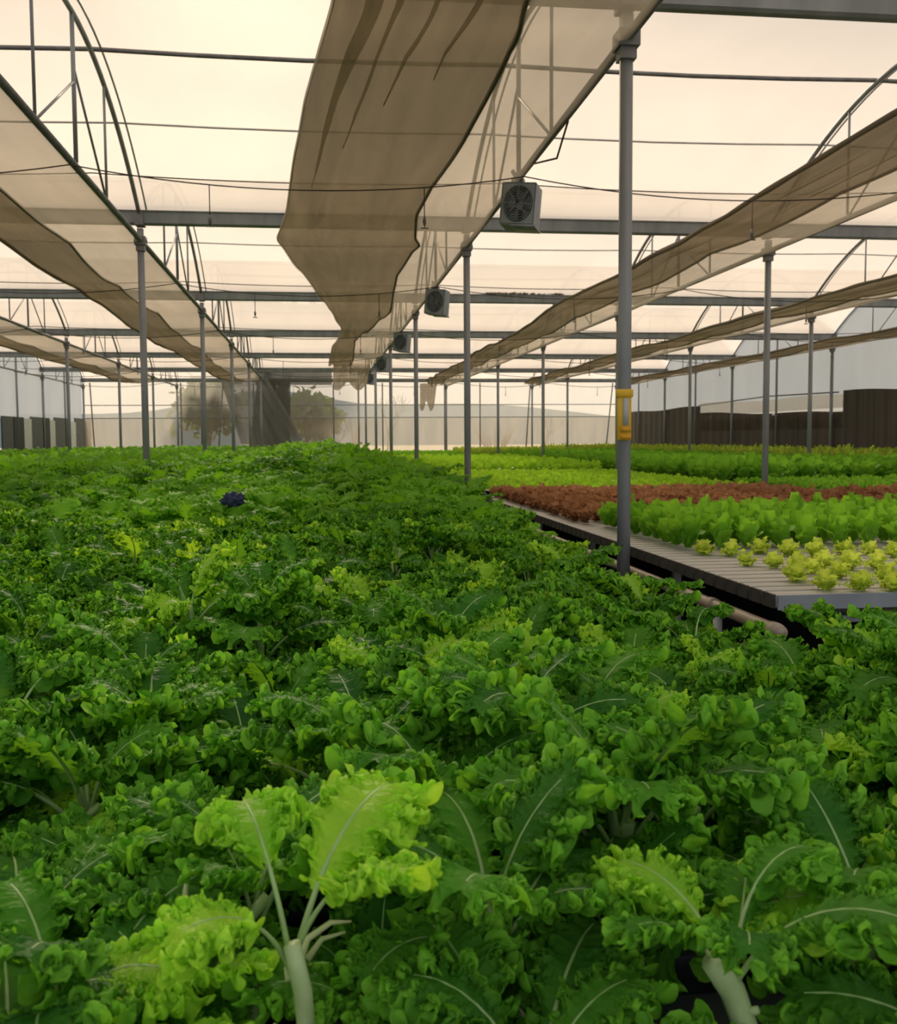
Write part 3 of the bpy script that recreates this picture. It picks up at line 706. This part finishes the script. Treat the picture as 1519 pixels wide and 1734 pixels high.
# canopy height of the kale bed (height above the floor)
def sst(a, b, x): t = min(1, max(0, (x-a)/(b-a))); return t*t*(3-2*t)
def canopy(x, y):
    z = -.40+.15*sst(3.5, 11, y)-.13*(1-sst(.96, 1.1, y))
    z += .17*math.exp(-((x+.05)/1.0)**2)*sst(7, 15, y)*(1-.6*sst(30, 40, y))
    z -= .14*sst(.6, 1.5, x)*sst(2.2, 4.5, y)
    z += (.12+.07*(1-sst(2, 4, y)))*noise.noise(Vector((x*1.9, y*1.9, 5)))
    return CZ+z
def in_bed(x, y):
    if y < 1.12 or y > YB-.6 or x < XW+.5: return False
    if y < 2.55: return x < 4.2
    return x < 1.08+.035*(y-2.5) and x < 1.55
pts = []
sp = .215
ny = int((YB)/sp)
for j in range(ny):
    y = 1.15+j*sp
    st_ = sp if y < 16 else sp*1.5
    if y >= 16 and j % 2: continue
    x = XW+.3
    while x < 4.3:
        xx = x+random.uniform(-.06, .06); yy = y+random.uniform(-.03, .03); x += st_
        if not in_bed(xx, yy): continue
        if not in_view((xx, yy, canopy(xx, yy)), 60, .35): continue
        pts.append((xx, yy))
# hero plants first, matched to the photograph
heroes = []
def hero(px, py, dist_y, ztop, label, scale, bright, nleaf=11, lod=0, seed=0, stem=None):
    p = P(px, py, y=dist_y); heroes.append((p.x, p.y)); rs = random.Random(seed)
    return kale_plant(p.x, p.y, ztop, lod, label, rs, scale, bright, nleaf, stem, bare=stem is not None)
big = stem_mesh(.2, .021, 9, 'stalk_pale')
hero(492, 1640, .96, CZ-.31, 'yellow-green kale plant at the front with a thick pale stem', .9, 1.2, 9, 0, 1, stem_mesh(.2, .013, 4, 'stalk_pale'))
hero(1240, 1660, .95, CZ-.37, 'kale plant on a very thick pale stem at front right', .82, .1, 11, 0, 2, big)
hero(95, 1700, 1.05, CZ-.40, 'kale plant in the lower left corner with bending pale leaf stalks', .95, .3, 10, 0, 3)
hero(830, 1700, 1.10, CZ-.36, 'tall dark kale plant at front centre with bare lower stem', 1.0, .05, 12, 0, 4)
hero(1050, 1450, 1.30, CZ-.30, 'big curly kale plant standing tallest right of centre foreground', 1.1, .2, 13, 0, 5)
hero(640, 1650, 1.08, CZ-.50, 'low kale plant at the front beside the thin yellowed stalks', .8, .1, 10, 0, 6)
hero(1480, 1600, 1.08, CZ-.37, 'bushy kale plant at the lower right corner of the bed', 1.0, .3, 11, 0, 7)
hero(300, 1650, 1.06, CZ-.47, 'kale plant with one yellow leaf near the lower left corner', .8, .35, 9, 0, 8)
# individually shaped bright front leaves
def front_leaf(px, py, y, name, label, rot, s, var, plantloc):
    pass
heroes_n = len(heroes)
for i in range(16):
    x = -.62+.16*i
    if all(abs(x-a) > .11 for a, b in heroes[:2]): pts.append((x+random.uniform(-.03, .03), .935+random.uniform(-.01, .01)))
def far_from_heroes(x, y):
    return all((x-a)**2+(y-b)**2 > (.13 if y > 1 else .06)**2 for a, b in heroes)
pts = [p for p in pts if far_from_heroes(*p)]
pts.sort(key=lambda p: p[0]**2+p[1]**2)
ind, rest = pts[:290], pts[290:]
def zone(x, y):
    q = proj((x, y, canopy(x, y))); px = q[0]
    if y < 1.9: d = 'foreground'
    elif y < 3.2: d = 'middle foreground'
    else: d = 'middle distance'
    s = 'left side' if px < 420 else ('centre left' if px < 760 else ('centre right' if px < 1100 else 'right side'))
    return d, s
def bp(x, y): return .10+.35*max(0, noise.noise(Vector((x*.8, y*.8, 11))))
for x, y in ind:
    d, s = zone(x, y); rs = random.Random(int(x*1000)*7919+int(y*1000))
    dist = math.hypot(x, y)
    kale_plant(x, y, canopy(x, y)+rs.uniform(-.075, .06), 0 if dist < 1.6 else (1 if dist < 3.0 else 2), 'curly dark green kale plant crowded in the bed, %s, %s' % (d, s), rs, rs.uniform(.88, 1.1), bp(x, y) if y > 1 else 0, 12 if dist < 3 else 10,
               group='kale plants, %s, %s' % (d, s))

def scatter(name, placements, variants, mats, label, cat, kind='stuff'):
    """placements: (x, y, z, scale, rz, tilt) arrays; variants: list of (V, Q, mi)"""
    VV = []; QQ = []; MM = []; FF = []; base = 0
    for i, (x, y, z, s, rz, v) in enumerate(placements):
        V, Q, mi = variants[v][:3]
        if len(variants[v]) > 3: FF.append(variants[v][3])
        c, sn = math.cos(rz), math.sin(rz)
        R = np.array([[c, sn, 0], [-sn, c, 0], [0, 0, 1]])
        VV.append((V*s) @ R+np.array([x, y, z])); QQ.append(Q+base); MM.append(mi); base += len(V)
    me = np_mesh(name, np.concatenate(VV), np.concatenate(QQ), mats, np.concatenate(MM), np.concatenate(FF) if FF else None)
    return tag(link(name, me), label, cat, None, kind)
def rotm(rx, ry, rz):
    return np.array((Matrix.Rotation(rz, 3, 'Z') @ Matrix.Rotation(ry, 3, 'Y') @ Matrix.Rotation(rx, 3, 'X')))
def kale_lod(seed, nu, nv, nleaf, big=1.0):
    r = random.Random(seed); Vs = []; Qs = []; Ms = []; Fs = []; b = 0
    for k in range(nleaf):
        f = k/(nleaf-1)
        V, Q, mi, fr = kale_leaf_arrays(r.randrange(999), nu, nv, L=.17*big, Wd=.08*big, droop=.8+1.2*r.random(), pet=.08, curl=1.1, tier=2)
        keep = mi == 0; Q = Q[keep]; mi = mi[keep]; V = V[:nu*nv]; Fs.append(fr[:nu*nv]*r.uniform(.3, 1.2)+r.uniform(-.1, .25))
        tilt = (1-f)*r.uniform(.5, 1.0)
        V = V @ rotm(-tilt, r.uniform(-.25, .25), k*2.4+r.uniform(-.4, .4)).T+np.array([0, 0, -.24+.10*(f-.5)])
        Vs.append(V); Qs.append(Q+b); Ms.append(mi); b += len(V)
    return np.concatenate(Vs), np.concatenate(Qs), np.concatenate(Ms), np.clip(np.concatenate(Fs), 0, 1)
vA = [kale_lod(i, 24, 9, 7) for i in range(8)]
vB = [kale_lod(50+i, 12, 5, 6, 1.0) for i in range(6)]
plA = [(x, y, canopy(x, y)+random.uniform(-.06, .06), random.uniform(.9, 1.15), random.uniform(0, 6.28), random.randrange(8)) for x, y in rest if y < 11]
plB = [(x, y, canopy(x, y)+random.uniform(-.06, .06), random.uniform(.9, 1.25), random.uniform(0, 6.28), random.randrange(6)) for x, y in rest if y >= 11]
scatter('kale_bed', plA+[], vA, ['kale_far', 'stalk'], 'dense green kale filling the bed in the middle distance', 'kale')
scatter('kale_bed', plB, vB, ['kale_far', 'stalk'], 'far reach of the green kale bed rising to a low mound at the horizon', 'kale')
# dark ground of the kale bench: channels across
m = MB(); m.box((.0, 0, 0), (XE, .13, .05))
me_k = MB().box((0, 0, -.03), (14.6, .12, .06)).mesh('kale_channel', ['chan_front'], False)
for i in range(9):
    o = link('kale_channel', me_k); o.location = (-3.0, 1.15+.215*(i-1), BZ)
    tag(o, 'black growing channel under the kale, at the very front edge' if i == 0 else 'black growing channel under the foreground kale plants', 'channel', 'channels under the kale')
m = MB(); m.box(((XW+4.4)/2, 1.78, BZ-.075), (4.4-XW-.4, 1.86, .03)); m.box(((XW+1.4)/2, (2.75+YB)/2, BZ-.02), (1.4-XW-.4, YB-3.0, .04))
tag(m.build('kale_bench', 'black', None, False), 'low dark bench top hidden under the whole kale bed', 'bench')

# thin dry stalks in the front gaps
for i, q in enumerate([[(595, 1560, 1.05), (560, 1562, 1.05), (520, 1590, 1.04), (505, 1640, 1.03)], [(585, 1578, 1.06), (545, 1590, 1.06), (520, 1625, 1.05)], [(135, 1690, 1.02), (110, 1660, 1.02), (80, 1663, 1.02), (95, 1720, 1.02)], [(318, 1470, 1.12), (314, 1510, 1.12), (313, 1570, 1.12)], [(838, 1610, 1.05), (835, 1670, 1.05), (840, 1740, 1.05)], [(858, 1690, 1.05), (880, 1710, 1.05), (900, 1740, 1.05)]]):
    pp = [P(a, b, y=c) for a, b, c in q]
    tag(MB().tube(pp, [.0012+.0028*min(1, k/1.5) for k in range(len(pp))], 6).build('dry_stalk', 'drystalk'),
        ['upper curved yellow leaf stalk beside the thick stemmed front kale', 'lower curved yellow leaf stalk beside the thick stemmed front kale', 'bent pale leaf stalk in the lower left corner', 'short upright yellow stalk stub left of centre foreground', 'upright thin pale stalk at the bottom centre', 'short slanting pale stalk at the bottom centre'][i], 'stalk')

# ------------------------------------------------------------------ small things along the kale edge
p = P(395, 846, z=canopy(-1.2, 8)+.02)
m = MB()
def rg(u, v):
    a, b = 2*PI*u, PI*v; d = Vector((math.cos(a)*math.sin(b), math.sin(a)*math.sin(b), math.cos(b)))
    q = 1+.7*noise.noise(d*2.2+Vector((3, 1, 2)))+.3*noise.noise(d*5); return (d.x*.055*q, d.y*.04*q, d.z*.035*q+.0)
m.grid(33, 17, rg)
o = m.build('crumpled_rag', 'blue'); o.location = (p.x, p.y, p.z); tag(o, 'dark blue crumpled rag lying on the kale left of centre', 'rag')
for i, (px, py) in enumerate(((745, 812), (826, 850))):
    p = P(px, py, z=BZ+.10)
    s = p.y/12
    m = MB(); m.tube([(.10*s, -.1, -.12), (.0, 0, .02), (-.10*s, .06, .14), (-.16*s, .08, .15)], [.035*s, .04*s, .035*s, .015], 8)
    o = m.build('hose_end', 'black'); o.location = p; tag(o, 'black bent hose end at the kale edge, '+('farther of the two' if i == 0 else 'nearer of the two, by the pale sheet'), 'hose')
for i, (px, py, sx, sy) in enumerate(((828, 832, .55, 1.0), (678, 776, .6, 1.2))):
    p = P(px, py, z=BZ+.02); m = MB(); m.grid(8, 8, lambda u, v: ((u-.5)*sx, (v-.5)*sy, .02*math.sin(u*7+v*5)+.02))
    o = m.build('pale_sheet', 'paper'); o.location = p; tag(o, 'pale crumpled sheet on the bench edge, '+('beside the red lettuces' if i == 0 else 'far back by the fan posts'), 'sheet')

# ------------------------------------------------------------------ lettuces
def lettuce(seed, n, h, wd, open_, ruff, nu=9, nv=7, rib=True, fr=4):
    """one plant: n leaves round the heart; returns V, Q, mi"""
    r = np.random.default_rng(seed); Vs = []; Qs = []; b = 0
    u = np.linspace(0, 1, nu)[:, None]; v = np.linspace(-1, 1, nv)[None, :]
    for k in range(n):
        f = k/max(1, n-1); a = k*2.4+r.uniform(-.3, .3); hh = h*(.75+.35*f)*r.uniform(.85, 1.1); op = open_*(1.15-.9*f)*r.uniform(.8, 1.2)
        w = wd*(.22+.78*np.sin(PI*np.clip(u*.85, 0, 1))**.8)*(1-.2*f)
        ang = op*(.35+u*1.0); yy = np.cumsum(np.sin(ang), 0)*hh/nu; zz = np.cumsum(np.cos(ang), 0)*hh/nu
        sa = np.abs(v); ph = r.uniform(0, 6.28)
        n_ = ruff*sa**2*np.sin(u*2*PI*fr+ph+v*2)+ruff*.6*sa*np.sin(u*2*PI*fr*2.3+ph*2)
        t_ = ruff*.6*sa**2*np.cos(u*2*PI*fr*1.7+ph)
        X = v*w; Y = yy-np.cos(ang)*(n_+w*.35*sa**2)+.01+np.sin(ang)*t_; Z = zz+np.sin(ang)*n_+np.cos(ang)*t_
        c, s = math.cos(a), math.sin(a)
        V = np.stack([np.broadcast_to(X*c-Y*s, (nu, nv)), np.broadcast_to(X*s+Y*c, (nu, nv)), np.broadcast_to(Z, (nu, nv))], -1).reshape(-1, 3)
        i, j = np.meshgrid(np.arange(nu-1), np.arange(nv-1), indexing='ij'); i = i.ravel(); j = j.ravel()
        Q = np.stack([i*nv+j, i*nv+j+1, (i+1)*nv+j+1, (i+1)*nv+j], 1)+b
        Vs.append(V); Qs.append(Q); b += len(V)
    V = np.concatenate(Vs); Q = np.concatenate(Qs); return V, Q, np.zeros(len(Q), int)
def meshes(vs, name, mat): return [np_mesh(name, V, Q, [mat], mi) for V, Q, mi in vs]
lolloV = [lettuce(100+i, 8, .085, .036, 1.15, .012, 14, 9, fr=3) for i in range(6)]
romV = [lettuce(200+i, 9, .20, .060, .62, .008, 10, 7, fr=2) for i in range(6)]
redV = [lettuce(300+i, 12, .13, .045, .95, .018, 9, 7, fr=3) for i in range(5)]
limeV = [lettuce(400+i, 9, .12, .045, 1.0, .012, 6, 5, fr=2) for i in range(4)]
midV = [lettuce(500+i, 8, .25, .075, .75, .010, 7, 5, fr=2) for i in range(5)]
herbV = [lettuce(600+i, 14, .34, .035, .8, .015, 7, 4, fr=2) for i in range(4)]
lolM = meshes(lolloV, 'yellow_lettuce', 'lollo')
ll = [(1193, 940, 'by the bench edge'), (1238, 942, ''), (1288, 938, ''), (1335, 942, ''), (1380, 944, ''), (1430, 940, ''), (1472, 940, ''), (1512, 944, ''), (1264, 958, 'alone at left'), (1310, 962, ''), (1352, 966, ''), (1395, 962, ''), (1438, 965, ''), (1485, 964, ''), (1346, 985, ''), (1375, 972, ''), (1398, 1000, 'front left'), (1456, 1001, 'front row second'), (1420, 980, ''), (1500, 985, ''), (1514, 1001, 'front right'), (1535, 965, ''), (1560, 990, '')]
for i, (px, py, t) in enumerate(ll):
    p = P(px, py, z=BZ)
    o = link('lettuce', lolM[i % 6]); o.location = (p.x, p.y, BZ); s = random.uniform(.98, 1.25); o.scale = (s, s, s); o.rotation_euler = (0, 0, random.uniform(0, 6))
    rown = 'back' if py < 950 else ('middle' if py < 970 else 'front')
    if px > 1519: tag(o, 'yellow-green lettuce at the right edge of the half-empty channels', 'lettuce', 'yellow lettuces at the right edge')
    else:
        k = [a for a in ll if ('back' if a[1] < 950 else ('middle' if a[1] < 970 else 'front')) == rown and a[0] <= 1519]; k.sort()
        tag(o, 'small yellow-green frilly lettuce, %s of the %s scattered row from the left' % (['first', 'second', 'third', 'fourth', 'fifth', 'sixth', 'seventh', 'eighth', 'ninth', 'tenth'][k.index((px, py, t))], rown), 'lettuce', 'young yellow lettuces on the half-empty channels')
def crop(xa, xb, y0, y1, sp, variants, mat, name, label, cat, group, zoff=0, limit=300, jit=.02, smin=.9, smax=1.15, mar=.08):
    ps = []
    y = y0
    while y < y1:
        x = xa+mar+random.uniform(0, .05)
        while x < xb-mar:
            q = (x+random.uniform(-jit, jit), y+random.uniform(-jit, jit)); x += sp
            if in_view((q[0], q[1], BZ+.1), 40, .2): ps.append(q)
        y += sp
    ps.sort(key=lambda p: p[0]**2+p[1]**2)
    ms = meshes(variants, name, mat)
    for x, y in ps[:limit]:
        k = random.randrange(len(ms)); o = link(name, ms[k]); s = random.uniform(smin, smax)
        o.location = (x, y, BZ+zoff); o.scale = (s, s, s*random.uniform(.9, 1.1)); o.rotation_euler = (0, 0, random.uniform(0, 6.28))
        px = proj((x, y, BZ))[0]
        side = 'left end' if px < 1080 else ('middle' if px < 1300 else 'right end')
        tag(o, label+', '+side+' of block', cat, group+', '+side)
    if len(ps) > limit:
        scatter(name+'_bed', [(x, y, BZ+zoff, random.uniform(smin, smax), random.uniform(0, 6.28), random.randrange(len(variants))) for x, y in ps[limit:]], variants, [mat], 'remaining '+label+', the far part of the block', cat)
B1 = (BX0, BX1); B2 = (X0+W+.12, X0+2*W-.12); B3 = (X0+2*W+.12, XE-.25)
crop(*B1, 6.2, 8.1, .20, romV, 'romaine', 'romaine_lettuce', 'upright broad-leaved green lettuce behind the small yellow ones', 'lettuce', 'green lettuces on the front bench', mar=.25)
crop(*B2, 6.6, 8.1, .21, romV, 'romaine', 'romaine_lettuce', 'upright green lettuce on the second bench in front of red ones', 'lettuce', 'green lettuces on the second bench')
crop(*B1, 8.3, 12.5, .19, redV, 'red', 'red_lettuce', 'brownish red frilly lettuce on the front bench', 'lettuce', 'red lettuces on the front bench', mar=.14)
crop(*B2, 8.3, 11.6, .19, redV, 'red', 'red_lettuce', 'brownish red frilly lettuce on the second bench', 'lettuce', 'red lettuces on the second bench')
crop(*B1, 12.8, 19.4, .20, limeV, 'lime', 'lime_lettuce', 'short lime green lettuce behind the red lettuces', 'lettuce', 'lime lettuces', mar=.25)
crop(*B2, 11.9, 14.6, .20, limeV, 'midgreen', 'young_lettuce', 'short mid green lettuce right of the second post', 'lettuce', 'short green lettuces')
crop(*B1, 20.0, 30, .26, midV, 'lime', 'leafy_green', 'taller bright leafy plant in the rear of the front bench', 'leafy plant', 'bright leafy plants', limit=150)
crop(*B1, 30.3, YB-1, .30, midV, 'midgreen', 'leafy_green', 'far leafy plant near the end wall on the front bench', 'leafy plant', 'far leafy plants', limit=60, smin=.8, smax=1.05)
crop(*B2, 15.0, 34, .26, midV, 'midgreen', 'broad_leaf_green', 'broad-leaved green plant on the second bench behind the dark edge', 'leafy plant', 'broad leaved plants on the second bench', limit=260, smin=1.15, smax=1.5)
crop(*B2, 34.2, YB-1, .32, midV, 'herb', 'far_green', 'far yellowish green plant on the second bench', 'leafy plant', 'far plants on the second bench', limit=40, smin=1.2, smax=1.5)
crop(*B3, 12.0, 20, .26, midV, 'midgreen', 'wall_side_green', 'mid green leafy plant on the bench beside the dark curtain', 'leafy plant', 'plants on the third bench', limit=200, smin=1.1, smax=1.4)
crop(*B3, 20.2, YB-1, .30, herbV, 'herb', 'tall_herb', 'tall yellowish bushy plant beside the dark side curtain', 'herb', 'yellowish plants by the right wall', limit=200, smin=1.1, smax=1.4)

# ------------------------------------------------------------------ sky and sun
wd = bpy.data.worlds.new('hazy_sky'); S.world = wd; wd.use_nodes = True; nt = wd.node_tree; nt.nodes.clear()
out = nt.nodes.new('ShaderNodeOutputWorld'); bg = nt.nodes.new('ShaderNodeBackground')
az, el = math.radians(-3), math.radians(28)
sd = Vector((math.sin(az)*math.cos(el), math.cos(az)*math.cos(el), math.sin(el)))
tc = nt.nodes.new('ShaderNodeTexCoord'); dt = nt.nodes.new('ShaderNodeVectorMath'); dt.operation = 'DOT_PRODUCT'; dt.inputs[1].default_value = sd
nm = nt.nodes.new('ShaderNodeVectorMath'); nm.operation = 'NORMALIZE'; nt.links.new(tc.outputs['Generated'], nm.inputs[0]); nt.links.new(nm.outputs[0], dt.inputs[0])
rp = nt.nodes.new('ShaderNodeValToRGB'); cr = rp.color_ramp
cr.elements[0].position = 0; cr.elements[0].color = (.74, .78, .84, 1)
cr.elements[1].position = 1; cr.elements[1].color = (2.5, 2.1, 1.6, 1)
for pos, c in ((.5, (.78, .79, .80)), (.80, (.74, .70, .65)), (.93, (.88, .79, .68)), (.985, (1.25, 1.08, .86))):
    e_ = cr.elements.new(pos); e_.color = (*c, 1)
mr = nt.nodes.new('ShaderNodeMapRange'); mr.inputs[1].default_value = -1; mr.inputs[2].default_value = 1
nt.links.new(dt.outputs['Value'], rp.inputs[0]); nt.links.new(rp.outputs[0], bg.inputs[0]); bg.inputs[1].default_value = 1.0
nt.links.new(bg.outputs[0], out.inputs[0])
sun = bpy.data.lights.new('sun', 'SUN'); sun.energy = 4.6; sun.angle = math.radians(9); sun.color = (1, .90, .74)
so = bpy.data.objects.new('sun', sun); COL.objects.link(so); so.rotation_euler = (-Vector(sd)).to_track_quat('-Z', 'Y').to_euler()
so.location = (0, 60, 40)
